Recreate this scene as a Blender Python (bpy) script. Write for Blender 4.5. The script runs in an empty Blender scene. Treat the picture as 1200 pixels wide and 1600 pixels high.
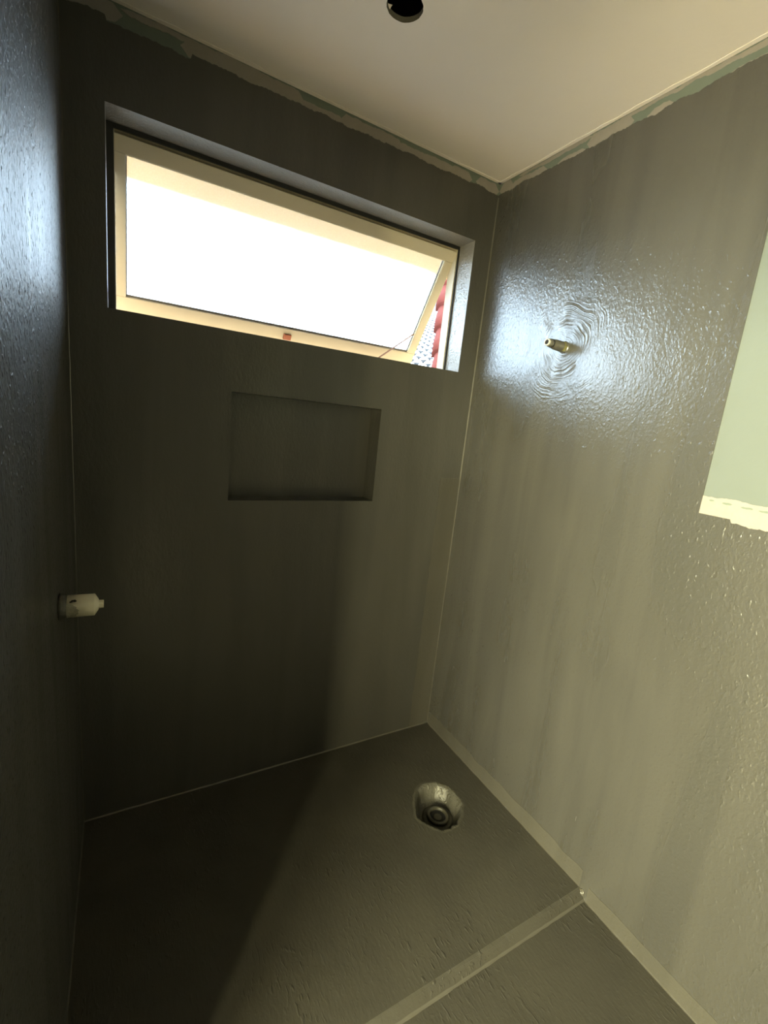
import bpy, bmesh, math, random
from mathutils import Vector, Matrix

random.seed(7)
sc = bpy.context.scene
COL = sc.collection

# ---------------------------------------------------------------- camera
W, H = 1.4287, 2.40            # shower width (x) and ceiling height; back wall at y = 0, left wall at x = 0
cam = bpy.data.objects.new('camera', bpy.data.cameras.new('camera'))
COL.objects.link(cam)
right = Vector((0.86734709, -0.48699704, 0.10267865))
down = Vector((-0.00835819, -0.22052811, -0.97534481))
fwd = Vector((0.49763356, 0.84510428, -0.19534483))
m = Matrix.Identity(4)
for i in range(3):
    m[i][0], m[i][1], m[i][2] = right[i], -down[i], -fwd[i]
m.translation = (0.1259, -1.5781, 1.4406)
cam.matrix_world = m
cam.data.sensor_fit = 'VERTICAL'
cam.data.sensor_height = 36.0
cam.data.lens = 36.0 * 710.06 / 1600.0
cam.data.clip_start = 0.01
sc.camera = cam

# ---------------------------------------------------------------- world, lights, exposure
SKY = 19.0
world = bpy.data.worlds.new('overcast_sky'); sc.world = world
world.use_nodes = True
bg = world.node_tree.nodes['Background']
bg.inputs['Color'].default_value = (0.62, 0.81, 1.0, 1)
bg.inputs['Strength'].default_value = SKY

def area(name, loc, rot, sx, sy, power, col=(1, 1, 1), portal=False):
    l = bpy.data.lights.new(name, 'AREA'); l.shape = 'RECTANGLE'; l.size = sx; l.size_y = sy
    l.energy = power; l.color = col
    o = bpy.data.objects.new(name, l); COL.objects.link(o); o.location = loc; o.rotation_euler = rot
    if portal: l.cycles.is_portal = True
    return o
# sampling portal in the bathroom window (gives no light itself)
area('window_portal', (0.717, 0.60, 1.88), (math.radians(-90), 0, 0), 1.9, 1.1, 1, portal=True)
# warm light past the left wall's end; both windows added in the unseen room
area('added_doorway_light', (-1.86, -2.24, 1.45), (0, math.radians(-90), 0), 1.2, 1.40, 480, (1.0, 0.90, 0.44))
area('added_shadow_edge_light', (-1.86, -3.30, 1.40), (0, math.radians(-90), 0), 1.3, 0.24, 180, (1.0, 0.90, 0.44))  # narrow added light, gives the floor its sharp shadow edge

vs = sc.view_settings
vs.view_transform = 'Standard'; vs.look = 'None'; vs.gamma = 1.0; vs.use_curve_mapping = False
vs.exposure = 0.0
sc.cycles.use_denoising = True
sc.cycles.max_bounces = 8; sc.cycles.diffuse_bounces = 2; sc.cycles.glossy_bounces = 4
sc.cycles.transparent_max_bounces = 12
sc.cycles.sample_clamp_indirect = 8.0
sc.cycles.caustics_reflective = False

# ---------------------------------------------------------------- materials
def new_mat(name):
    mt = bpy.data.materials.new(name); mt.use_nodes = True
    nt = mt.node_tree; b = nt.nodes['Principled BSDF']
    return mt, nt, b
def N(nt, t, **kw):
    n = nt.nodes.new(t)
    for k, v in kw.items(): setattr(n, k, v)
    return n
def val(nt, sock, v):
    if hasattr(v, 'is_output') or isinstance(v, bpy.types.NodeSocket): nt.links.new(v, sock)
    else: sock.default_value = v
def math_(nt, op, a, b=None, c=None):
    n = N(nt, 'ShaderNodeMath', operation=op)
    val(nt, n.inputs[0], a)
    if b is not None: val(nt, n.inputs[1], b)
    if c is not None: val(nt, n.inputs[2], c)
    return n.outputs[0]
def coords(nt, scale=(1, 1, 1), loc=(0, 0, 0), rot=(0, 0, 0)):
    tc = N(nt, 'ShaderNodeTexCoord'); mp = N(nt, 'ShaderNodeMapping')
    mp.inputs['Scale'].default_value = scale; mp.inputs['Location'].default_value = loc
    mp.inputs['Rotation'].default_value = rot
    nt.links.new(tc.outputs['Object'], mp.inputs[0]); return mp.outputs[0]
def noise(nt, vec, scale, detail=3.0, rough=0.5, dist=0.0):
    n = N(nt, 'ShaderNodeTexNoise'); nt.links.new(vec, n.inputs['Vector'])
    n.inputs['Scale'].default_value = scale; n.inputs['Detail'].default_value = detail
    n.inputs['Roughness'].default_value = rough; n.inputs['Distortion'].default_value = dist
    return n.outputs['Fac']
def ramp(nt, fac, lo, hi, clamp=True):
    n = N(nt, 'ShaderNodeMapRange'); n.clamp = clamp
    val(nt, n.inputs[0], fac); n.inputs[1].default_value = lo; n.inputs[2].default_value = hi
    return n.outputs[0]
def mixc(nt, fac, a, b):
    n = N(nt, 'ShaderNodeMix', data_type='RGBA')
    val(nt, n.inputs[0], fac); val(nt, n.inputs[6], a); val(nt, n.inputs[7], b); return n.outputs[2]
def bump(nt, b, height, strength, dist):
    n = N(nt, 'ShaderNodeBump'); n.inputs['Strength'].default_value = strength; n.inputs['Distance'].default_value = dist
    nt.links.new(height, n.inputs['Height']); nt.links.new(n.outputs[0], b.inputs['Normal']); return n

def paint(name, c0, c1, rough=(0.22, 0.34), stretch=(1, 1, 0.45), streak=(5, 5, 0.5), fine=1.0, swirl=None, spec=0.5, blobs=1.0, strokes=False):
    """grey brushed-on waterproof coating: streaky coats, orange-peel relief, semi gloss"""
    mt, nt, b = new_mat(name)
    v = coords(nt)
    st = noise(nt, coords(nt, streak), 1.6, 3.0, 0.55, 0.4)
    cl = noise(nt, coords(nt, (1.7, 1.7, 1.1), (3, 1, 2)), 1.7, 2.0, 0.5)
    f = math_(nt, 'ADD', math_(nt, 'MULTIPLY', ramp(nt, st, 0.40, 0.60), 0.6), math_(nt, 'MULTIPLY', ramp(nt, cl, 0.35, 0.65), 0.4))
    nt.links.new(mixc(nt, f, (*c0, 1), (*c1, 1)), b.inputs['Base Color'])
    r = N(nt, 'ShaderNodeMapRange'); nt.links.new(f, r.inputs[0]); r.inputs[3].default_value = rough[1]; r.inputs[4].default_value = rough[0]
    nt.links.new(r.outputs[0], b.inputs['Roughness'])
    b.inputs['Specular IOR Level'].default_value = spec
    peel = noise(nt, coords(nt, stretch), 110, 2.5, 0.6, 0.0)
    big = noise(nt, coords(nt, (1, 1, 0.5)), 14, 2.0, 0.5)
    blob = ramp(nt, noise(nt, coords(nt, (1, 1, 0.7), (5, 2, 1)), 110, 1.0, 0.4), 0.60, 0.78)
    h = math_(nt, 'MULTIPLY', peel, 1.0 * fine)
    h = math_(nt, 'MULTIPLY_ADD', big, 0.9, h)
    h = math_(nt, 'MULTIPLY_ADD', blob, 0.8 * blobs, h)
    if strokes:
        sk = noise(nt, coords(nt, (1.0, 0.34, 1), (0, 0, 0), (0, 0, math.radians(-32))), 105, 1.5, 0.5)
        area_ = ramp(nt, noise(nt, coords(nt, (1, 1, 1), (4, 7, 0)), 4.5, 2.0), 0.42, 0.62)
        h = math_(nt, 'MULTIPLY_ADD', math_(nt, 'MULTIPLY', ramp(nt, sk, 0.58, 0.76), area_), 0.9, h)
    if swirl:
        sub = N(nt, 'ShaderNodeVectorMath', operation='SUBTRACT'); nt.links.new(v, sub.inputs[0]); sub.inputs[1].default_value = swirl
        ln = N(nt, 'ShaderNodeVectorMath', operation='LENGTH'); nt.links.new(sub.outputs[0], ln.inputs[0])
        dn = math_(nt, 'MULTIPLY_ADD', noise(nt, v, 9, 2.0), 0.065, ln.outputs['Value'])
        ringn = N(nt, 'ShaderNodeTexNoise', noise_dimensions='1D'); ringn.inputs['Scale'].default_value = 130
        ringn.inputs['Detail'].default_value = 1.5; nt.links.new(dn, ringn.inputs['W'])
        mask = ramp(nt, ln.outputs['Value'], 0.20, 0.11)
        gaps = ramp(nt, noise(nt, v, 13, 1.0), 0.45, 0.68)
        mk = math_(nt, 'MULTIPLY', mask, gaps)
        h = math_(nt, 'ADD', math_(nt, 'MULTIPLY', h, math_(nt, 'SUBTRACT', 1.0, math_(nt, 'MULTIPLY', mask, 0.45))),
                  math_(nt, 'MULTIPLY', math_(nt, 'MULTIPLY', ringn.outputs['Fac'], mk), 2.0))
    bump(nt, b, h, 1.0, 0.0016)
    return mt

def simple(name, c, rough=0.6, metal=0.0, var=0.12, scale=30.0, bmp=0.0004, bscale=120, spec=0.5):
    mt, nt, b = new_mat(name)
    v = coords(nt)
    f = noise(nt, v, scale, 3.0, 0.6)
    nt.links.new(mixc(nt, f, (*[x * (1 - var) for x in c], 1), (*[min(1, x * (1 + var)) for x in c], 1)), b.inputs['Base Color'])
    b.inputs['Roughness'].default_value = rough; b.inputs['Metallic'].default_value = metal
    b.inputs['Specular IOR Level'].default_value = spec
    if bmp: bump(nt, b, noise(nt, v, bscale, 2.0), 1.0, bmp)
    return mt

PC0, PC1 = (0.050, 0.049, 0.047), (0.068, 0.066, 0.062)
TAP = (W, -0.448, 1.747)
M = {}
M['paint_back'] = paint('grey_coating_back', PC0, PC1, (0.28, 0.38), blobs=0.1, fine=0.45)
M['paint_left'] = paint('grey_coating_left', PC0, PC1, (0.40, 0.50), stretch=(1, 1, 0.7), fine=1.5, blobs=3.0, spec=0.2)
M['paint_right'] = paint('grey_coating_right', PC0, PC1, (0.21, 0.30), stretch=(1, 1, 0.75), fine=0.75, swirl=TAP, blobs=0.35, spec=1.0)
M['paint_floor'] = paint('grey_coating_floor', (0.040, 0.0375, 0.032), (0.053, 0.050, 0.042), (0.42, 0.55), stretch=(0.9, 0.28, 1), streak=(3, 3, 3), fine=0.5, blobs=0.2, strokes=True)
M['paint_tape'] = paint('grey_coating_tape', (0.060, 0.057, 0.050), (0.076, 0.072, 0.063), (0.4, 0.5), fine=0.7, blobs=0.2)
M['paint_reveal'] = paint('pale_reveal_coating', (0.19, 0.175, 0.16), (0.215, 0.20, 0.18), (0.27, 0.32), (1, 1, 1), (6, 6, 6), 1.1, blobs=0.8, spec=0.8)  # lighter, glossier coating than the back wall's
M['rim'] = simple('gypsum_rim', (0.16, 0.15, 0.13), 0.9, 0, 0.2, 60)
M['paint_bead'] = simple('grey_joint_bead', (0.072, 0.068, 0.059), 0.35, 0, 0.12, 40, 0.0004)
M['board'] = simple('green_gypsum_board', (0.105, 0.122, 0.122), 0.8, 0, 0.04, 9, 0.0002)
M['board_dull'] = simple('grey_green_board', (0.125, 0.148, 0.132), 0.85, 0, 0.12, 25, 0.0003)
M['compound'] = simple('cream_joint_compound', (0.24, 0.217, 0.207), 0.8, 0, 0.10, 35, 0.0009, 70)
M['ceiling'] = simple('cream_ceiling_paint', (0.84, 0.76, 0.75), 0.75, 0, 0.03, 3, 0.0003, 60)
M['ext'] = simple('exterior_beige_render', (0.74, 0.51, 0.27), 0.85, 0, 0.06, 20, 0.001, 60)
M['sill_ext'] = simple('exterior_sill_orange_beige', (0.88, 0.52, 0.25), 0.7, 0, 0.06, 20)
M['ground'] = simple('exterior_paving', (0.11, 0.10, 0.085), 0.9, 0, 0.15, 1.5, 0)
M['frame'] = simple('beige_window_frame', (0.60, 0.53, 0.42), 0.45, 0, 0.03, 15, 0.0001)
M['bead'] = simple('pale_glazing_bead', (0.80, 0.76, 0.66), 0.4, 0, 0.03, 15, 0)
M['gasket'] = simple('grey_gasket', (0.16, 0.15, 0.14), 0.6, 0, 0.1, 30, 0)
M['shade_joint'] = simple('black_shade_joint', (0.012, 0.012, 0.013), 0.5, 0, 0.1, 60, 0.0003)  # black strip put in for the shade at the reveal's deep end
M['latch'] = simple('rust_brown_latch', (0.35, 0.10, 0.05), 0.5, 0, 0.15, 60, 0)
M['stay'] = simple('brown_stay_metal', (0.32, 0.18, 0.11), 0.4, 0.4, 0.1, 60, 0)
M['roof_white'] = simple('overexposed_tile', (0.78, 0.76, 0.72), 0.9, 0, 0.05, 5, 0)  # clay tiles made white for their overexposure in sunlight
M['roof_shade'] = simple('tile_mouth', (0.06, 0.06, 0.06), 0.9, 0, 0.1, 5, 0)  # dark faces stand in for shade under the tile lips
M['roof_red'] = simple('red_clay_tile', (0.085, 0.020, 0.014), 1.0, 0, 0.3, 7, 0.002, 40, spec=0.1)
M['dark_wall'] = simple('darkened_unseen_wall', (0.05, 0.048, 0.042), 0.8, 0, 0.03, 3, 0)  # unseen room surfaces darkened to cut stray bounce
M['bounce_floor'] = simple('pale_bounce_floor', (0.74, 0.69, 0.62), 0.5, 0, 0.08, 2, 0)  # unseen floor kept pale to bounce light up to the ceiling
M['plastic'] = simple('off_white_plastic', (0.74, 0.70, 0.58), 0.4, 0, 0.05, 60, 0.0002)
M['smear'] = simple('grey_paint_smear', (0.05, 0.048, 0.042), 0.5, 0, 0.35, 160, 0.0008, 200)
M['smear_thin'] = simple('thin_grey_paint_smear', (0.27, 0.255, 0.21), 0.5, 0, 0.35, 160, 0.0006, 200)
M['brass'] = simple('dull_brass', (0.26, 0.25, 0.11), 0.45, 0.5, 0.25, 90, 0.0003)
M['chrome'] = simple('dull_nickel', (0.15, 0.145, 0.13), 0.42, 0.6, 0.15, 90, 0.0002)
M['rubber'] = simple('black_rubber', (0.012, 0.012, 0.012), 0.5, 0, 0.1, 60, 0)
M['white_rim'] = simple('pale_seal_ring', (0.40, 0.40, 0.37), 0.4, 0, 0.05, 60, 0)
M['drain_crust'] = paint('grey_coating_drain', (0.05, 0.048, 0.041), (0.085, 0.082, 0.07), (0.34, 0.48), (1, 1, 1), (8, 8, 8), 1.0)
M['pvc'] = simple('grime_grey_pvc', (0.055, 0.052, 0.041), 0.42, 0, 0.35, 120, 0.0006, 150)
M['void'] = simple('dark_void', (0.006, 0.006, 0.007), 0.95, 0, 0.1, 10, 0)
def glass_mat():
    mt = bpy.data.materials.new('textured_window_glass'); mt.use_nodes = True
    nt = mt.node_tree; nt.nodes.remove(nt.nodes['Principled BSDF']); out = nt.nodes['Material Output']
    tr = N(nt, 'ShaderNodeBsdfTransparent'); tr.inputs[0].default_value = (0.93, 0.95, 0.94, 1)
    tl = N(nt, 'ShaderNodeBsdfTranslucent'); tl.inputs[0].default_value = (0.85, 0.83, 0.76, 1)
    gl = N(nt, 'ShaderNodeBsdfGlossy'); gl.inputs['Roughness'].default_value = 0.08
    sp = noise(nt, coords(nt), 260, 2.0, 0.6)
    f = math_(nt, 'MULTIPLY_ADD', ramp(nt, sp, 0.42, 0.60), 0.10, 0.03)
    rf = N(nt, 'ShaderNodeBsdfRefraction'); rf.inputs['IOR'].default_value = 1.05; rf.inputs['Roughness'].default_value = 0.45
    mr = N(nt, 'ShaderNodeMixShader'); mr.inputs[0].default_value = 0.45; nt.links.new(tr.outputs[0], mr.inputs[1]); nt.links.new(rf.outputs[0], mr.inputs[2])
    m1 = N(nt, 'ShaderNodeMixShader'); nt.links.new(f, m1.inputs[0]); nt.links.new(mr.outputs[0], m1.inputs[1]); nt.links.new(tl.outputs[0], m1.inputs[2])
    m2 = N(nt, 'ShaderNodeMixShader'); m2.inputs[0].default_value = 0.04
    nt.links.new(m1.outputs[0], m2.inputs[1]); nt.links.new(gl.outputs[0], m2.inputs[2]); nt.links.new(m2.outputs[0], out.inputs[0])
    return mt
M['glass'] = glass_mat()

# ---------------------------------------------------------------- helpers
def obj(name, bm, mats, parent=None, smooth=False, recalc=True):
    if recalc: bmesh.ops.recalc_face_normals(bm, faces=bm.faces)
    me = bpy.data.meshes.new(name); bm.to_mesh(me); bm.free()
    for k in (mats if isinstance(mats, (list, tuple)) else [mats]): me.materials.append(M[k])
    if smooth:
        for p in me.polygons: p.use_smooth = True
    o = bpy.data.objects.new(name, me); COL.objects.link(o)
    if parent: o.parent = parent; o.matrix_parent_inverse = parent.matrix_world.inverted() if parent.type != 'EMPTY' else Matrix.Translation(-parent.location)
    return o
def tag(o, label=None, cat=None, group=None, kind=None):
    for k, v in (('label', label), ('category', cat), ('group', group), ('kind', kind)):
        if v: o[k] = v
    return o
def struct(o, label, cat): return tag(o, label, cat, kind='structure')
def empty(name, loc):
    o = bpy.data.objects.new(name, None); COL.objects.link(o); o.location = loc; o.empty_display_size = 0.05
    return o
def quad(bm, pts, mi=0):
    f = bm.faces.new([bm.verts.new(p) for p in pts]); f.material_index = mi; return f
def box(bm, x0, x1, y0, y1, z0, z1, mi=0):
    v = [bm.verts.new((x, y, z)) for x in (x0, x1) for y in (y0, y1) for z in (z0, z1)]
    for idx in ((0, 1, 3, 2), (4, 6, 7, 5), (0, 4, 5, 1), (2, 3, 7, 6), (0, 2, 6, 4), (1, 5, 7, 3)):
        f = bm.faces.new([v[i] for i in idx]); f.material_index = mi
def bevel(bm, r, seg=2):
    bmesh.ops.remove_doubles(bm, verts=bm.verts, dist=1e-6)
    bmesh.ops.bevel(bm, geom=[e for e in bm.edges], offset=r, segments=seg, affect='EDGES', profile=0.5)
def obox(bm, o, ux, uy, uz, a0, a1, b0, b1, c0, c1):
    """box in a local frame"""
    v = [bm.verts.new(o + ux * a + uy * b + uz * c) for a in (a0, a1) for b in (b0, b1) for c in (c0, c1)]
    for idx in ((0, 1, 3, 2), (4, 6, 7, 5), (0, 4, 5, 1), (2, 3, 7, 6), (0, 2, 6, 4), (1, 5, 7, 3)):
        bm.faces.new([v[i] for i in idx])
def lathe(bm, o, axis, prof, seg=32, up=Vector((0, 0, 1)), jit=0.0, cap0=True, cap1=True):
    axis = axis.normalized(); u = axis.cross(up).normalized(); w = axis.cross(u)
    rings = []
    for d, r in prof:
        rings.append([bm.verts.new(o + axis * d + (u * math.cos(2 * math.pi * k / seg) + w * math.sin(2 * math.pi * k / seg)) * (r * (1 + random.uniform(-jit, jit)))) for k in range(seg)])
    for a, b in zip(rings, rings[1:]):
        for k in range(seg): bm.faces.new([a[k], a[(k + 1) % seg], b[(k + 1) % seg], b[k]])
    if cap0: bm.faces.new(rings[0])
    if cap1: bm.faces.new(rings[-1][::-1])
def tube(bm, pts, r, seg=8):
    for a, b in zip(pts, pts[1:]):
        a, b = Vector(a), Vector(b); d = b - a
        lathe(bm, a, d, [(0, r), (d.length, r)], seg, Vector((0, 0, 1)) if abs(d.normalized().z) < .9 else Vector((1, 0, 0)))
class Rag:
    """a ragged edge as a function of distance"""
    def __init__(s, base, amp, jit, seed):
        rnd = random.Random(seed); s.base, s.amp, s.jit, s.r = base, amp, jit, rnd
        s.w = [(rnd.uniform(8, 70), rnd.uniform(0, 6.28), rnd.uniform(.3, 1)) for _ in range(7)]
        s.step = 0
    def __call__(s, x):
        v = sum(a * math.sin(f * x + p) for f, p, a in s.w) / 3.0
        s.step = 0.75 * s.step + s.r.uniform(-1, 1) * s.jit
        return s.base + s.amp * v + s.step
def ribbon(bm, place, s0, s1, lo, hi, t=0.002, ds=0.004, taper=0.0):
    """sheet between two edges; place(s, z, depth) -> point; rims closed down to the wall"""
    n = max(2, int(abs(s1 - s0) / ds)); A = []
    for i in range(n + 1):
        q = i / n; s = s0 + (s1 - s0) * q; a, b = lo(s), hi(s)
        if b < a + .0004: b = a + .0004
        if taper:
            k = min(1, min(q, 1 - q) * (s1 - s0) / taper) if taper else 1
            mid = (a + b) / 2; a, b = mid + (a - mid) * max(.05, k), mid + (b - mid) * max(.05, k)
        A.append((s, a, b))
    V = [[bm.verts.new(place(s, z, d)) for z, d in ((a, 0), (a, t), (b, t), (b, 0))] for s, a, b in A]
    for p, q in zip(V, V[1:]):
        for k in range(3): bm.faces.new([p[k], q[k], q[k + 1], p[k + 1]])
    bm.faces.new(V[0]); bm.faces.new(V[-1])
const = lambda c: (lambda s: c)

# ================================================================ SETTING
T = 0.002                                   # thickness of the coating
OX0, OX1, OZ0, OZ1 = 0.093, 1.341, 1.671, 2.173      # window opening
NX0, NX1, NZ0, NZ1, ND = 0.4355, 0.996, 1.1215, 1.4835, 0.085
YO = 0.150                                  # outer face of back wall
FR = 0.094                                  # reveal depth up to the window frame
YF = -3.4                                   # front of bathroom

# ---- wall_back : board core, exterior render, coating with window reveal and niche
bm = bmesh.new()
box(bm, -0.10, W + 0.10, T, YO - .012, 0 - .1, NZ0 - T); box(bm, -0.10, NX0 - T, T, YO - .012, NZ0 - T, NZ1 + T); box(bm, NX1 + T, W + .1, T, YO - .012, NZ0 - T, NZ1 + T)
box(bm, NX0 - T, NX1 + T, ND + .002, YO - .012, NZ0 - T, NZ1 + T)
box(bm, -0.10, W + .1, T, YO - .012, NZ1 + T, OZ0 - T)
box(bm, -0.10, OX0 - T, T, YO - .012, OZ0 - T, OZ1 + T); box(bm, OX1 + T, W + .1, T, YO - .012, OZ0 - T, OZ1 + T)
box(bm, -0.10, W + .1, T, YO - .012, OZ1 + T, H + .05)
wall_back = struct(obj('wall_back', bm, 'board_dull'), 'dark grey coated back wall with the awning window and the niche', 'wall')
bm = bmesh.new()
for x0, x1, z0, z1 in ((-4, OX0, -.6, 3), (OX1, 5, -.6, 3), (OX0, OX1, -.6, OZ0), (OX0, OX1, OZ1, 3)):
    box(bm, x0, x1, YO - .012, YO, z0, z1)
obj('exterior_render', bm, 'ext', wall_back)

rag_b = Rag(2.362, 0.005, 0.0019, 3)
bm = bmesh.new()
Zt = 2.33
def R_(x0, x1, z0, z1): quad(bm, ((x0, 0, z0), (x1, 0, z0), (x1, 0, z1), (x0, 0, z1)))
R_(0, W, 0, NZ0); R_(0, NX0, NZ0, NZ1); R_(NX1, W, NZ0, NZ1); R_(0, W, NZ1, OZ0); R_(0, OX0, OZ0, OZ1); R_(OX1, W, OZ0, OZ1); R_(0, W, OZ1, Zt)
e = 0.006                                   # soft, rounded paint edges of reveal and niche
def recess(x0, x1, z0, z1, d, back):
    quad(bm, ((x0, 0, z0), (x0, d, z0), (x0, d, z1), (x0, 0, z1))); quad(bm, ((x1, 0, z0), (x1, d, z0), (x1, d, z1), (x1, 0, z1)))
    quad(bm, ((x0, 0, z0), (x1, 0, z0), (x1, d, z0), (x0, d, z0))); quad(bm, ((x0, 0, z1), (x1, 0, z1), (x1, d, z1), (x0, d, z1)))
    if back: quad(bm, ((x0, d, z0), (x1, d, z0), (x1, d, z1), (x0, d, z1)))
recess(NX0, NX1, NZ0, NZ1, ND, True)
ribbon(bm, lambda s, z, d: Vector((s, T - d, z)), 0, W, const(Zt), lambda s: rag_b(s) - (0.012 if s < .3 and s > .1 else 0) + .006 * (s > W - .02) * 0, T)
coat_back = obj('paint_coat', bm, 'paint_back', wall_back, recalc=False)
tag(coat_back, 'dark grey brushed waterproof coating')
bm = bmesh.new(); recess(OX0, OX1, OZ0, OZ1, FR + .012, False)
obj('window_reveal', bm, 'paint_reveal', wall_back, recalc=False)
# joint compound pieces on the back wall, just under the ceiling
pb = lambda s, z, d: Vector((s, T - d, z))
def compound(parent, place, spans, seed, t=0.0012):
    for i, (s0, s1, lo, hi) in enumerate(spans):
        bm = bmesh.new(); a = Rag(lo, .0020, .0013, seed + i); b = Rag(hi, .0022, .0013, seed + 50 + i)
        ribbon(bm, place, s0, s1, a, b, t - .00011 * i, .004, .02)
        obj('joint_compound', bm, 'compound', parent)
compound(wall_back, pb, [(0.0, .135, 2.352, 2.398), (.13, .33, 2.384, 2.3975), (.27, .62, 2.352, 2.396), (.36, .50, 2.352, 2.399), (.60, .76, 2.350, 2.378),
                         (.74, .98, 2.350, 2.392), (.95, 1.22, 2.352, 2.386), (1.18, 1.29, 2.352, 2.392), (1.31, W, 2.352, 2.395)], 11, .0013)

# ---- wall_left : short wall ending at the doorway edge
YE = -1.085
bm = bmesh.new(); box(bm, -0.10, -T, YE, T, -.1, H + .05)
wall_left = struct(obj('wall_left', bm, 'board_dull'), 'glossy grey coated left wall with the white plastic pipe plug', 'wall')
bm = bmesh.new(); rag_l = Rag(2.362, .005, .0012, 5)
quad(bm, ((0, YE, 0), (0, 0, 0), (0, 0, Zt), (0, YE, Zt)))
quad(bm, ((0, YE, 0), (-.10, YE - .0015, 0), (-.10, YE - .0015, Zt), (0, YE, Zt)))
ribbon(bm, lambda s, z, d: Vector((-T + d, s, z)), YE, 0, const(Zt), rag_l, T)
obj('paint_coat', bm, 'paint_left', wall_left, recalc=False)
# the same wall goes on behind the doorway; added lintel dims the upper wall
bm = bmesh.new(); box(bm, -0.10, 0, YF, -3.30, -.1, H + .05); box(bm, -0.10, 0, -3.30, YE - .002, 1.86, H + .05)
struct(obj('wall_doorway', bm, 'dark_wall'), 'unseen dark wall by the doorway, lintel added to shade the upper right wall', 'wall')

# ---- wall_right : green board, coating, bare patch with cream lower band
GY, GZ = -0.976, 1.287
bm = bmesh.new(); box(bm, W + T, W + .12, YF, T, -.1, H + .05)
wall_right = struct(obj('wall_right', bm, 'board'), 'grey coated right wall with a bare pale green board patch', 'wall')
bm = bmesh.new()
def Q(y0, y1, z0, z1): quad(bm, ((W, y0, z0), (W, y1, z0), (W, y1, z1), (W, y0, z1)))
Q(GY, 0, -.03, Zt); Q(YF, GY, -.03, GZ - .02)
rag_r = Rag(2.361, .003, .0016, 21)
pr = lambda s, z, d: Vector((W + T - d, s, z))
ribbon(bm, pr, GY, 0, const(Zt), lambda s: rag_r(s) - (.0 if s < -.03 else .0), T)
rag_g = Rag(GZ - .002, .0035, .0016, 23)
ribbon(bm, pr, YF, GY, const(GZ - .02), lambda s: rag_g(s) - .004 if s < GY - .075 else GZ + .004, T)
quad(bm, ((W, GY, GZ - .02), (W, GY, Zt), (W + T, GY, Zt), (W + T, GY, GZ - .02)))
coat_right = obj('paint_coat', bm, 'paint_right', wall_right, recalc=False)
# dull board strip showing above the coating edge, then compound pieces
bm = bmesh.new(); ribbon(bm, pr, -1.6, 0, const(2.345), const(2.3985), .0004, .2)
obj('bare_board_strip', bm, 'board_dull', wall_right)
compound(wall_right, pr, [(-.075, 0, 2.350, 2.398), (-.24, -.06, 2.350, 2.382), (-.42, -.10, 2.387, 2.3985), (-.40, -.28, 2.350, 2.372), (-.56, -.40, 2.350, 2.396),
                          (-.80, -.50, 2.390, 2.3985), (-.68, -.60, 2.350, 2.376), (-1.25, -.74, 2.384, 2.398), (-1.3, -.80, 2.350, 2.366)], 31, .0013)
bm = bmesh.new(); hi = Rag(1.337, .003, .0010, 44); ribbon(bm, pr, -1.6, GY, const(GZ - .012), hi, .0012, .004)
obj('joint_compound', bm, 'compound', wall_right)
# scraped dashes along the top of that band
bm = bmesh.new()
for s0, s1, z in ((-1.005, -.992, 1.327), (-1.045, -1.022, 1.325), (-1.09, -1.063, 1.323), (-1.14, -1.10, 1.322), (-1.2, -1.15, 1.32)):
    rd = Rag(z, .001, .0006, int(-s0 * 1000)); ru = Rag(z + .004, .001, .0006, int(-s1 * 1000)); ribbon(bm, pr, s0, s1, rd, ru, .0016, .003, .004)
obj('scrape_marks', bm, 'board_dull', wall_right)

# ---- wall_front and adjoining room
bm = bmesh.new(); box(bm, -0.10, W + .12, YF - .1, YF, -.1, H + .05)
struct(obj('wall_front', bm, 'paint_back'), 'grey coated wall behind the camera', 'wall')
AX, AY0, AY1 = -1.9, -4.2, -.6
bm = bmesh.new()
for y0, y1, z0, z1 in ((AY0, -3.43, -.1, H + .05), (-3.17, -2.95, -.1, H + .05), (-1.53, AY1, -.1, H + .05), (-3.43, -3.17, -.1, .74), (-3.43, -3.17, 2.06, H + .05), (-2.95, -1.53, -.1, .84), (-2.95, -1.53, 2.06, H + .05)):
    box(bm, AX - .1, AX, y0, y1, z0, z1)
struct(obj('wall_bedroom_left', bm, 'dark_wall'), 'unseen adjoining room wall with two openings added for the lights', 'wall')
bm = bmesh.new(); box(bm, AX - .1, -.1, AY1, AY1 + .1, -.1, H + .05)
struct(obj('wall_bedroom_back', bm, 'dark_wall'), 'adjoining room end wall', 'wall')
bm = bmesh.new(); box(bm, AX - .1, W + .12, AY0 - .1, AY0, -.1, H + .05)
struct(obj('wall_bedroom_front', bm, 'dark_wall'), 'adjoining room far wall behind the camera', 'wall')
bm = bmesh.new(); box(bm, -.1, 0, AY0, YF - .1, -.1, H + .05)
struct(obj('wall_bedroom_right', bm, 'dark_wall'), 'adjoining room wall beside the bathroom', 'wall')
bm = bmesh.new(); box(bm, AX - .1, -.1, AY0, AY1, -.12, -.028)
struct(obj('floor_bedroom', bm, 'bounce_floor'), 'unseen adjoining room floor, kept pale to bounce light to the ceiling', 'floor')
bm = bmesh.new(); box(bm, AX - .1, -.1, AY0, AY1, H, H + .05)
struct(obj('ceiling_bedroom', bm, 'dark_wall'), 'unseen ceiling of the adjoining room, darkened to cut bounce', 'ceiling')

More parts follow.
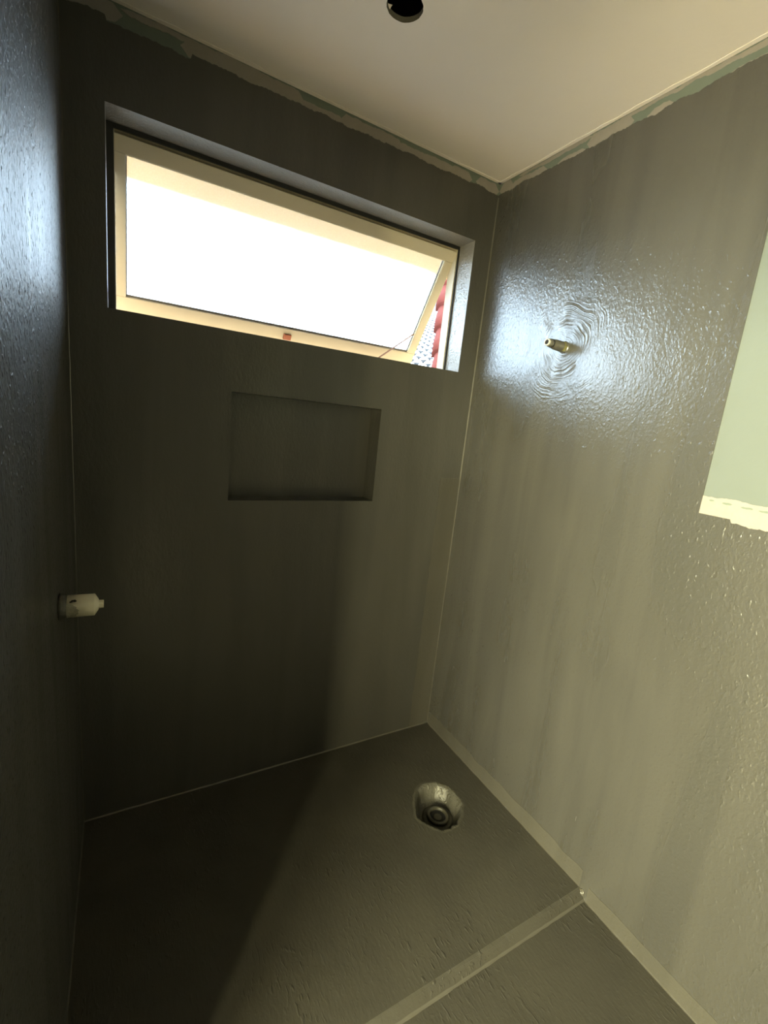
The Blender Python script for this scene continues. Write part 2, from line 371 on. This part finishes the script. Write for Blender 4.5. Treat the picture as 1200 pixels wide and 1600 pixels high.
# ---- floor : lower floor, raised shower base with drain recess
SY0, SY1, SD = -0.893, -0.917, 0.028
bm = bmesh.new(); box(bm, -.10, W, YF, SY1, -.12, -SD)
floor = struct(obj('floor', bm, 'paint_floor'), 'grey coated bathroom floor in front of the raised shower base', 'floor')
outline = [(1.141, -0.339), (1.165, -0.326), (1.205, -.328), (1.239, -0.336), (1.274, -0.378), (1.281, -0.439), (1.271, -0.474), (1.236, -0.512), (1.201, -0.532), (1.162, -.538), (1.127, -0.532), (1.09, -0.489), (1.069, -0.449), (1.1, -0.389)]
DC = Vector((1.178, -.434, 0))
rd = random.Random(4); ring = []
for i, (x, y) in enumerate(outline):
    x2, y2 = outline[(i + 1) % len(outline)]
    for k in range(4):
        q = k / 4; p = Vector((x + (x2 - x) * q, y + (y2 - y) * q, 0)); ring.append(DC + (p - DC) * rd.uniform(.965, 1.02))
bm = bmesh.new()
ov = [bm.verts.new(p) for p in ((0, 0, 0), (W, 0, 0), (W, SY0, 0), (0, SY0, 0))]; oe = [bm.edges.new((ov[i], ov[(i + 1) % 4])) for i in range(4)]
iv = [bm.verts.new(p) for p in ring]; ie = [bm.edges.new((iv[i], iv[(i + 1) % len(iv)])) for i in range(len(iv))]
bmesh.ops.triangle_fill(bm, edges=oe + ie, use_beauty=True, use_dissolve=False)
for f in bm.faces:
    if f.normal.z < 0: f.normal_flip()
n = 60; up = [[], [], []]
for i in range(n + 1):
    x = W * i / n; wob = .0015 * math.sin(x * 23) + rd.uniform(-.0008, .0008)
    up[0].append(bm.verts.new((x, SY0, 0))); up[1].append(bm.verts.new((x, SY0 - .006 + wob, -.003))); up[2].append(bm.verts.new((x, SY1, -SD)))
for a, b in ((0, 1), (1, 2)):
    for i in range(n): bm.faces.new([up[a][i], up[b][i], up[b][i + 1], up[a][i + 1]])
base = obj('shower_base', bm, 'paint_floor', floor, recalc=False)
tag(base, 'slightly raised grey coated shower base')
# ---- ceiling with round downlight hole
HC, HR = Vector((0.7133, -0.4315, H)), 0.0435
bm = bmesh.new()
ov = [bm.verts.new(p) for p in ((-.1, T, H), (W + .1, T, H), (W + .1, YF, H), (-.1, YF, H))]; oe = [bm.edges.new((ov[i], ov[(i + 1) % 4])) for i in range(4)]
SEG = 48; lo_, hi_ = [], []
for k in range(SEG):
    a = 2 * math.pi * k / SEG; r = HR * (1 + rd.uniform(-.012, .012)); d = Vector((math.cos(a), math.sin(a), 0)) * r
    lo_.append(bm.verts.new(HC + d)); hi_.append(bm.verts.new(HC + d * 1.0 + Vector((0, 0, .0125))))
ie = [bm.edges.new((lo_[k], lo_[(k + 1) % SEG])) for k in range(SEG)]
bmesh.ops.triangle_fill(bm, edges=oe + ie, use_beauty=True, use_dissolve=False)
for f in bm.faces:
    if f.normal.z > 0: f.normal_flip()
for k in range(SEG): bm.faces.new([lo_[k], lo_[(k + 1) % SEG], hi_[(k + 1) % SEG], hi_[k]]).material_index = 1
ceiling = struct(obj('ceiling', bm, ['ceiling', 'rim'], recalc=False), 'cream ceiling with a round lamp hole cut in it', 'ceiling')
bm = bmesh.new(); box(bm, -.1, W + .1, YF, T, H + .0126, H + .25)
bmesh.ops.delete(bm, geom=[f for f in bm.faces if f.calc_center_median().z < H + .02], context='FACES')
obj('ceiling_void', bm, 'void', ceiling)
bm = bmesh.new()                                         # upper side of the board
tb = [bm.verts.new(p) for p in ((-.1, T, H + .0126), (W + .1, T, H + .0126), (W + .1, YF, H + .0126), (-.1, YF, H + .0126))]; te = [bm.edges.new((tb[i], tb[(i + 1) % 4])) for i in range(4)]
tv = [bm.verts.new(HC + Vector((math.cos(2 * math.pi * k / SEG) * HR * 1.01, math.sin(2 * math.pi * k / SEG) * HR * 1.01, .0126))) for k in range(SEG)]
te += [bm.edges.new((tv[k], tv[(k + 1) % SEG])) for k in range(SEG)]
bmesh.ops.triangle_fill(bm, edges=te, use_beauty=True, use_dissolve=False)
obj('board_back', bm, 'void', ceiling)
bm = bmesh.new()                                         # torn paper curl in the rim of the hole
a0 = math.radians(118)
for k in range(5):
    a = a0 + k * .06; d = Vector((math.cos(a), math.sin(a), 0)); a2 = a + .06; d2 = Vector((math.cos(a2), math.sin(a2), 0))
    l1 = (.0, .006, .010, .007, .003, 0)[k]; l2 = (.0, .006, .010, .007, .003, 0)[k + 1]
    quad(bm, (HC + d * HR + Vector((0, 0, .009)), HC + d2 * HR + Vector((0, 0, .009)), HC + d2 * (HR - l2) + Vector((0, 0, .012)), HC + d * (HR - l1) + Vector((0, 0, .012))))
obj('torn_paper', bm, 'ceiling', ceiling)
# compound smeared a little way onto the ceiling along both walls
bm = bmesh.new(); rr = Rag(.012, .0035, .0006, 61); ribbon(bm, lambda s, z, d: Vector((s, -z, H - d)), 0, W, const(.0), rr, .0012, .006)
rr2 = Rag(.012, .0035, .0006, 62); ribbon(bm, lambda s, z, d: Vector((W - z, s, H - d)), -1.5, 0, const(.0), rr2, .0012, .006)
obj('compound_smear', bm, 'ceiling', ceiling)

# ---- joint tapes and beads along the inside corners (trims)
def trim(k, name_label, build, mat):
    bm = bmesh.new(); build(bm); struct(obj('trim_%d' % k, bm, mat), name_label, 'trim')
tt = .0009
def tp1(bm): a = Rag(1.322, .003, .0004, 71); ribbon(bm, lambda s, z, d: Vector((z, -d, s)), .004, 1.225, a, const(W - .001), tt, .01)
trim(1, 'coated joint tape up the back wall beside the right corner', tp1, 'paint_tape')
def tp2(bm): a = Rag(.066, .006, .0006, 72); ribbon(bm, lambda s, z, d: Vector((W - d, s, z)), SY0, -.002, const(.001), a, tt, .01)
trim(2, 'coated joint tape along the foot of the right wall in the shower', tp2, 'paint_tape')
def tp3(bm): a = Rag(.030, .004, .0005, 73); ribbon(bm, lambda s, z, d: Vector((W - d, s, z)), YF, SY0 - .03, const(-SD), a, tt, .01)
trim(3, 'coated joint tape along the foot of the right wall outside the shower', tp3, 'paint_tape')
def bead(bm, p0, p1, n1, n2, r=.0042, seed=0):
    p0, p1 = Vector(p0), Vector(p1); L = (p1 - p0).length; k = max(2, int(L / .02)); rnd = random.Random(seed); prev = None
    n1, n2 = Vector(n1), Vector(n2)
    for i in range(k + 1):
        p = p0 + (p1 - p0) * (i / k); q = r * rnd.uniform(.8, 1.2)
        cur = [bm.verts.new(p), bm.verts.new(p + n1 * q), bm.verts.new(p + (n1 + n2) * q * .42), bm.verts.new(p + n2 * q)]
        if prev:
            for j in range(4): bm.faces.new([prev[j], cur[j], cur[(j + 1) % 4], prev[(j + 1) % 4]])
        prev = cur
trim(4, 'thin pale bead in the back right corner', lambda bm: bead(bm, (W, 0, 0), (W, 0, 2.35), (-1, 0, 0), (0, -1, 0), 0.0036, 1), 'paint_bead')
trim(5, 'thin bead in the back left corner', lambda bm: bead(bm, (0, 0, 0), (0, 0, 2.35), (1, 0, 0), (0, -1, 0), .0018, 2), 'paint_bead')
trim(6, 'thin pale bead where back wall meets shower base', lambda bm: bead(bm, (0, 0, 0), (W, 0, 0), (0, 0, 1), (0, -1, 0), 0.0042, 3), 'paint_bead')
trim(7, 'thin pale bead where right wall meets shower base', lambda bm: bead(bm, (W, SY0, 0), (W, 0, 0), (0, 0, 1), (-1, 0, 0), 0.0034, 4), 'paint_bead')
trim(8, 'thin bead where left wall meets shower base', lambda bm: bead(bm, (0, SY0, 0), (0, 0, 0), (0, 0, 1), (1, 0, 0), 0.0032, 5), 'paint_bead')
trim(9, 'thin bead at the foot of the shower base step', lambda bm: bead(bm, (0, SY1, -SD), (W, SY1, -SD), (0, .55, .83), (0, -1, 0), 0.0040, 6), 'paint_bead')
trim(10, 'thin bead where right wall meets the lower floor', lambda bm: bead(bm, (W, YF, -SD), (W, SY1, -SD), (0, 0, 1), (-1, 0, 0), 0.0036, 7), 'paint_bead')
def chunk(bm):
    bmesh.ops.create_icosphere(bm, subdivisions=3, radius=.010, matrix=Matrix.Translation((W, SY0 - .010, -.012)) @ Matrix.Diagonal((.55, .95, 1.55, 1)))
    for v in bm.verts: v.co += Vector((rd.uniform(-1, 1), rd.uniform(-1, 1), rd.uniform(-1, 1))) * .0011
trim(11, 'pale lump of coating at the end of the step by the right wall', chunk, 'paint_bead')

# ================================================================ WINDOW
win = struct(empty('window_1', (0.717, .1, OZ0)), 'beige awning window tilted open with frosted pane', 'window')
FD = .046                                                # fixed frame depth
fx0, fx1, fz0, fz1, fy0 = OX0 + .004, OX1 - .003, OZ0 + .002, OZ1 - .003, FR + .006
fw = .007
bm = bmesh.new()
for a in ((fx0, fx0 + .016, fz0, fz1), (fx1 - fw, fx1, fz0, fz1), (fx0 + fw, fx1 - fw, fz0, fz0 + .010), (fx0 + fw, fx1 - fw, fz1 - .009, fz1)):
    box(bm, a[0], a[1], fy0, fy0 + FD, a[2], a[3])
obj('fixed_frame', bm, 'frame', win)
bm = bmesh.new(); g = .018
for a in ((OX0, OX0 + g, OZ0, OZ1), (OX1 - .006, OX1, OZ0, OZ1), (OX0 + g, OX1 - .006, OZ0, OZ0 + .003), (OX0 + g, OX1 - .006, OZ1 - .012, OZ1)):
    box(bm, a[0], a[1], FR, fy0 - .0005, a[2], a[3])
obj('shade_joint', bm, 'shade_joint', win)
# sash, hinged at its top edge and swung outwards
ang = math.radians(32)
so = Vector((0, .100, 2.150)); ux = Vector((1, 0, 0)); ud = Vector((0, math.sin(ang), -math.cos(ang))); un = Vector((0, math.cos(ang), math.sin(ang)))
sx0, sx1, L, ST = .109, 1.3335, .508, .026
px0, px1, pd0, pd1 = .1405, 1.2945, .041, .454
sash = empty('sash', so); sash.parent = win; sash.matrix_parent_inverse = Matrix.Translation(-win.location)
def spart(name, bm, mat, parent, bev=0):
    if bev: bevel(bm, bev)
    bmesh.ops.recalc_face_normals(bm, faces=bm.faces)
    me = bpy.data.meshes.new(name); bm.to_mesh(me); bm.free(); me.materials.append(M[mat])
    o = bpy.data.objects.new(name, me); COL.objects.link(o); o.parent = parent
    mw = Matrix.Translation(-so); o.matrix_parent_inverse = mw
    return o
for nm, a in (('top_rail', (sx0, sx1, -.002, pd0)), ('bottom_rail', (sx0, sx1, pd1, L)), ('stile', (sx0, px0, pd0, pd1)), ('stile', (px1, sx1, pd0, pd1))):
    bm = bmesh.new(); obox(bm, so, ux, ud, un, a[0], a[1], a[2], a[3], 0, ST); spart(nm, bm, 'frame', sash, .0015)
bm = bmesh.new(); obox(bm, so, ux, ud, un, px0 + .0005, px1 - .0005, pd0 + .0005, pd1 - .0005, .014, .018); spart('glass_pane', bm, 'glass', sash)
bm = bmesh.new()
for a in ((px0, px0 + .003, pd0, pd1), (px1 - .0065, px1 - .0035, pd0, pd1), (px0, px1, pd1 - .006, pd1)):
    obox(bm, so, ux, ud, un, *a, .008, .0138)
spart('gasket', bm, 'gasket', sash)
bm = bmesh.new()
for a in ((px1 - .0035, px1, pd0, pd1), (px0, px1, pd0, pd0 + .003)):
    obox(bm, so, ux, ud, un, *a, .002, .0138)
spart('glazing_bead', bm, 'bead', sash)
bm = bmesh.new(); obox(bm, so, ux, ud, un, .700, .732, .474, .496, -.010, 0.0005); spart('latch', bm, 'latch', sash, .0015)
bm = bmesh.new()
a, b = Vector((1.300, .308, 1.850)), Vector((1.02, .125, 1.682))
d = (b - a).normalized(); u2 = d.cross(un).normalized(); n2 = d.cross(u2)
obox(bm, a, d, u2, n2, 0, (b - a).length, -.0035, .0035, -.001, .001)
tag(obj('stay_arm', bm, 'stay', win), 'thin brown metal stay arm')
# exterior sill
bm = bmesh.new(); box(bm, OX0 - .03, OX1 + .03, fy0 + FD, .30, OZ0 - .045, OZ0 - .010); bevel(bm, .004)
obj('exterior_sill', bm, 'sill_ext', win)

# ================================================================ THINGS
# white plastic plug on the left wall
P = Vector((0, -.419, .963)); t = empty('pipe_plug', P)
tag(t, 'white plastic test plug sticking out of the left wall, smeared with grey paint', 'pipe plug')
ax = Vector((1, 0, -.02))
bm = bmesh.new(); lathe(bm, P, ax, [(.0, .030), (.006, .029), (.010, .027), (.0155, .0262)], 32, jit=.03); obj('collar', bm, 'smear', t, True)
bm = bmesh.new(); lathe(bm, P, ax, [(.010, .0250), (.0665, .0250), (.0675, .0245), (.0745, .0130), (.0755, .0098)], 40, cap1=True); body = obj('body', bm, 'plastic', t, False)
for f in body.data.polygons: f.use_smooth = len(f.vertices) == 4
bm = bmesh.new(); lathe(bm, P, ax, [(.0750, .0100), (.0765, .0096), (.0845, .0094), (.0850, .0088)], 24); obj('nozzle', bm, 'plastic', t)
# smear patch on the body facing the doorway
bm = bmesh.new(); axn = ax.normalized(); u = axn.cross(Vector((0, 0, 1))).normalized(); w = axn.cross(u)
rs = random.Random(9); rows = []
nA = 15
for i in range(nA + 1):
    th = math.radians(-34 + 96 * i / nA); q = i / nA
    end = .017 + .021 * math.sin(math.pi * min(1, q * 1.05)) ** .5 * (0.9 + .2 * rs.random())
    row = [bm.verts.new(P + axn * dd + (u * math.cos(th) + w * math.sin(th)) * .0254) for dd in (.0150, (.0150 + end) / 2, end)]
    rows.append(row)
for a, b in zip(rows, rows[1:]):
    for j in range(2): bm.faces.new([a[j], b[j], b[j + 1], a[j + 1]])
obj('paint_smear', bm, 'smear_thin', t)
bm = bmesh.new()
for th0, d0, d1 in ((38, .021, .027), (44, .024, .032), (40, .028, .034)):
    vv = []
    for dd, dt in ((d0, 0), (d1, -3), (d1, 6), (d0, 8)):
        th = math.radians(-th0 - 8 + dt); vv.append(bm.verts.new(P + axn * dd + (u * math.cos(th) + w * math.sin(th)) * .02545))
    bm.faces.new(vv)
obj('paint_spatter', bm, 'rubber', t)

# brass outlet on the right wall
P = Vector(TAP); t = empty('shower_outlet', P)
tag(t, 'short brass pipe outlet with a dark opening, sticking out of the right wall', 'pipe outlet')
ax = Vector((-1, -.03, .03))
bm = bmesh.new(); lathe(bm, P, ax, [(-.001, .0215), (.0015, .0195), (.004, .0170)], 32, jit=.05); obj('coating_collar', bm, 'paint_right', t, True)
bm = bmesh.new(); lathe(bm, P, ax, [(.000, .0175), (.017, .0175), (.019, .0165)], 6); obj('hex_nut', bm, 'brass', t)
bm = bmesh.new(); lathe(bm, P, ax, [(.017, .0168), (.048, .0165), (.058, .0145), (.062, .0140)], 32); obj('body', bm, 'chrome', t)
bm = bmesh.new(); lathe(bm, P, ax, [(.0615, .0128), (.063, .0142), (.0685, .0142), (.070, .0128)], 32); obj('seal_ring', bm, 'rubber', t, True)
bm = bmesh.new(); prof = [(.069, .0118)]
for k in range(3): prof += [(.071 + k * .0040, .0124), (.073 + k * .0040, .0114)]
lathe(bm, P, ax, prof + [(.084, .0118)], 32); obj('thread', bm, 'chrome', t)
bm = bmesh.new(); lathe(bm, P, ax, [(.083, .0118), (.0875, .0112), (.0885, .0102), (.0885, .0078), (.078, .0076)], 32, cap1=False); obj('tip', bm, 'white_rim', t)
bm = bmesh.new(); lathe(bm, P, ax, [(.0780, .0077), (.0872, .0077)], 24); obj('bore', bm, 'void', t)

# floor drain in its rough recess
t = empty('floor_drain', DC + Vector((0, 0, -.065)))
tag(t, 'rough round floor drain with an open pipe end, sunk into the shower base', 'drain')
bm = bmesh.new(); rings = []
PCt = Vector((1.180, -.440, 0))
for s, z, jt in ((1.10, .0006, .004), (1.03, .0016, .012), (.985, .0008, .02), (.90, -.018, .03), (.80, -.046, .03), (.66, -.056, .02), (.42, -.058, .0)):
    cen = DC.lerp(PCt, min(1, (1.1 - s) * 1.6))
    rr_ = []
    for p in ring:
        q = cen + (p - DC) * s * (1 + rd.uniform(-jt, jt)); q.z = z + rd.uniform(-.5, .5) * jt * .12
        rr_.append(bm.verts.new(q))
    rings.append(rr_)
for a, b in zip(rings, rings[1:]):
    for k in range(len(ring)): bm.faces.new([a[k], a[(k + 1) % len(ring)], b[(k + 1) % len(ring)], b[k]])
bm.faces.new(rings[-1])
obj('recess', bm, 'drain_crust', t, True)
Pp = Vector((1.183, -.441, -.060)); Z = Vector((0, 0, 1))
bm = bmesh.new(); lathe(bm, Pp, Z, [(0, .062), (.006, .061), (.009, .056), (.010, .045)], 40, Vector((1, 0, 0)), jit=.02); obj('flange', bm, 'pvc', t, True)
bm = bmesh.new(); lathe(bm, Pp, Z, [(.004, .043), (.020, .0425), (.023, .041), (.0235, .034), (.021, .031), (.004, .030)], 40, Vector((1, 0, 0)), cap1=False); obj('pipe_rim', bm, 'pvc', t, True)
bm = bmesh.new(); lathe(bm, Pp, Z, [(.004, .0305), (.0125, .0305)], 32, Vector((1, 0, 0))); obj('pipe_bore', bm, 'void', t)
bm = bmesh.new(); lathe(bm, Pp, Z, [(.0126, .016), (.0135, .015), (.014, .009)], 24, Vector((1, 0, 0))); obj('inner_plug', bm, 'pvc', t, True)

# ================================================================ OUTSIDE
bm = bmesh.new(); quad(bm, ((-40, YO, -.5), (40, YO, -.5), (40, 60, -.5), (-40, 60, -.5)))
struct(obj('ground', bm, 'ground'), 'paved ground outside the window', 'ground')
bm = bmesh.new()                                         # roof overhang above the window, with a rounded nose
prof = [(YO, 2.43), (.745, 2.279)]
for k in range(9):
    th = math.radians(-100 + 100 * k / 8); prof.append((.755 + .06 * math.cos(th), 2.337 + .06 * math.sin(th)))
prof += [(.815, 2.45), (YO, 2.60)]
cols = [[bm.verts.new((x, y, z)) for y, z in prof] for x in (-4, 5)]
for k in range(len(prof)): bm.faces.new([cols[0][k], cols[1][k], cols[1][(k + 1) % len(prof)], cols[0][(k + 1) % len(prof)]])
bm.faces.new(cols[0]); bm.faces.new(cols[1][::-1])
struct(obj('eave', bm, 'ext'), 'beige eave soffit seen through the top of the pane', 'eave')

# far pale roof seen through the gap beside the sash
C0 = Vector((0.1259, -1.5781, 1.4406))
dh = Vector((.5766, .817, 0)); lat = Vector((.817, -.5766, 0)); sl = math.radians(17)
rt = empty('neighbour_roof', C0 + dh * 10 + Vector((0, 0, 1.2)))
tag(rt, 'far pale tiled roof glimpsed through the gap beside the open sash', 'roof')
org = C0 + dh * 9.0 + Vector((0, 0, 1.05)); us = (dh * math.cos(sl) + Vector((0, 0, math.sin(sl)))).normalized(); nrm = lat.cross(us); nrm = nrm if nrm.z > 0 else -nrm
bm = bmesh.new(); quad(bm, [org + lat * a + us * b - nrm * .02 for a, b in ((-.9, -1), (3, -1), (3, 24), (-.9, 24))])
quad(bm, [org + lat * a + us * -1 + Vector((0, 0, z)) for a, z in ((-.9, -.02), (3, -.02), (3, -3.5), (-.9, -3.5))])
obj('roof_deck', bm, 'roof_white', rt)
bm = bmesh.new(); bmg = bmesh.new()
for r in range(62):
    for c in range(7):
        o_ = org + lat * (-.78 + c * .23 + (r % 2) * .115) + us * (-.9 + r * .38); seg = 6; A, B = [], []
        for k in range(seg + 1):
            a = math.pi * k / seg; A.append(bm.verts.new(o_ + lat * (.105 * math.cos(a)) + nrm * (.05 * math.sin(a) + .008)))
            B.append(bm.verts.new(o_ + us * .42 + lat * (.09 * math.cos(a)) + nrm * (.035 * math.sin(a))))
        for k in range(seg): bm.faces.new([A[k], A[k + 1], B[k + 1], B[k]])
        bmg.faces.new([bmg.verts.new(o_ + us * .02 + lat * (.10 * math.cos(math.pi * k / seg)) + nrm * (.045 * math.sin(math.pi * k / seg))) for k in range(seg + 1)])
tag(obj('tile_field', bm, 'roof_white', rt), kind='stuff'); tag(obj('tile_mouth_shade', bmg, 'roof_shade', rt), kind='stuff')

# nearer red verge tiles at the right of the gap
def ray(u, v): return right * ((u - 600) / 710.06) + down * ((v - 800) / 710.06) + fwd
r0 = ray(688, 600); r1 = ray(700, 425)
p0 = C0 + r0 * (4.1 / r0.y); p1 = C0 + r1 * (5.5 / r1.y)
vt = empty('red_tile_verge', p0); tag(vt, 'stepped red clay verge tiles seen in the gap beside the open sash', 'roof tiles')
ud_ = (p1 - p0).normalized(); lt = ud_.cross(Vector((0, 0, 1))).normalized(); nn = lt.cross(ud_); nn = nn if nn.z > 0 else -nn
bm = bmesh.new(); obox(bm, p0, ud_, lt, nn, -1, (p1 - p0).length + .5, .02, 2.5, -.2, -.05); obj('roof_deck', bm, 'roof_red', vt)
LT = (p1 - p0).length / 5.0; me0 = None
for k in range(-1, 6):
    bm = bmesh.new(); A, B, D = [], [], []; seg = 10
    for j in range(seg + 1):
        a = math.pi * 1.1 * j / seg - .15
        A.append(bm.verts.new(lt * (.125 * math.cos(a)) + nn * (.12 * math.sin(a)))); B.append(bm.verts.new(ud_ * (LT * .5) + lt * (.118 * math.cos(a)) + nn * (.105 * math.sin(a))))
        D.append(bm.verts.new(ud_ * (LT * 1.12) + lt * (.085 * math.cos(a)) + nn * (.07 * math.sin(a))))
    for j in range(seg): bm.faces.new([A[j], A[j + 1], B[j + 1], B[j]]); bm.faces.new([B[j], B[j + 1], D[j + 1], D[j]])
    bm.faces.new(A)
    o = obj('verge_tile', bm, 'roof_red', None, True); o.parent = vt; o.location = ud_ * (LT * k)
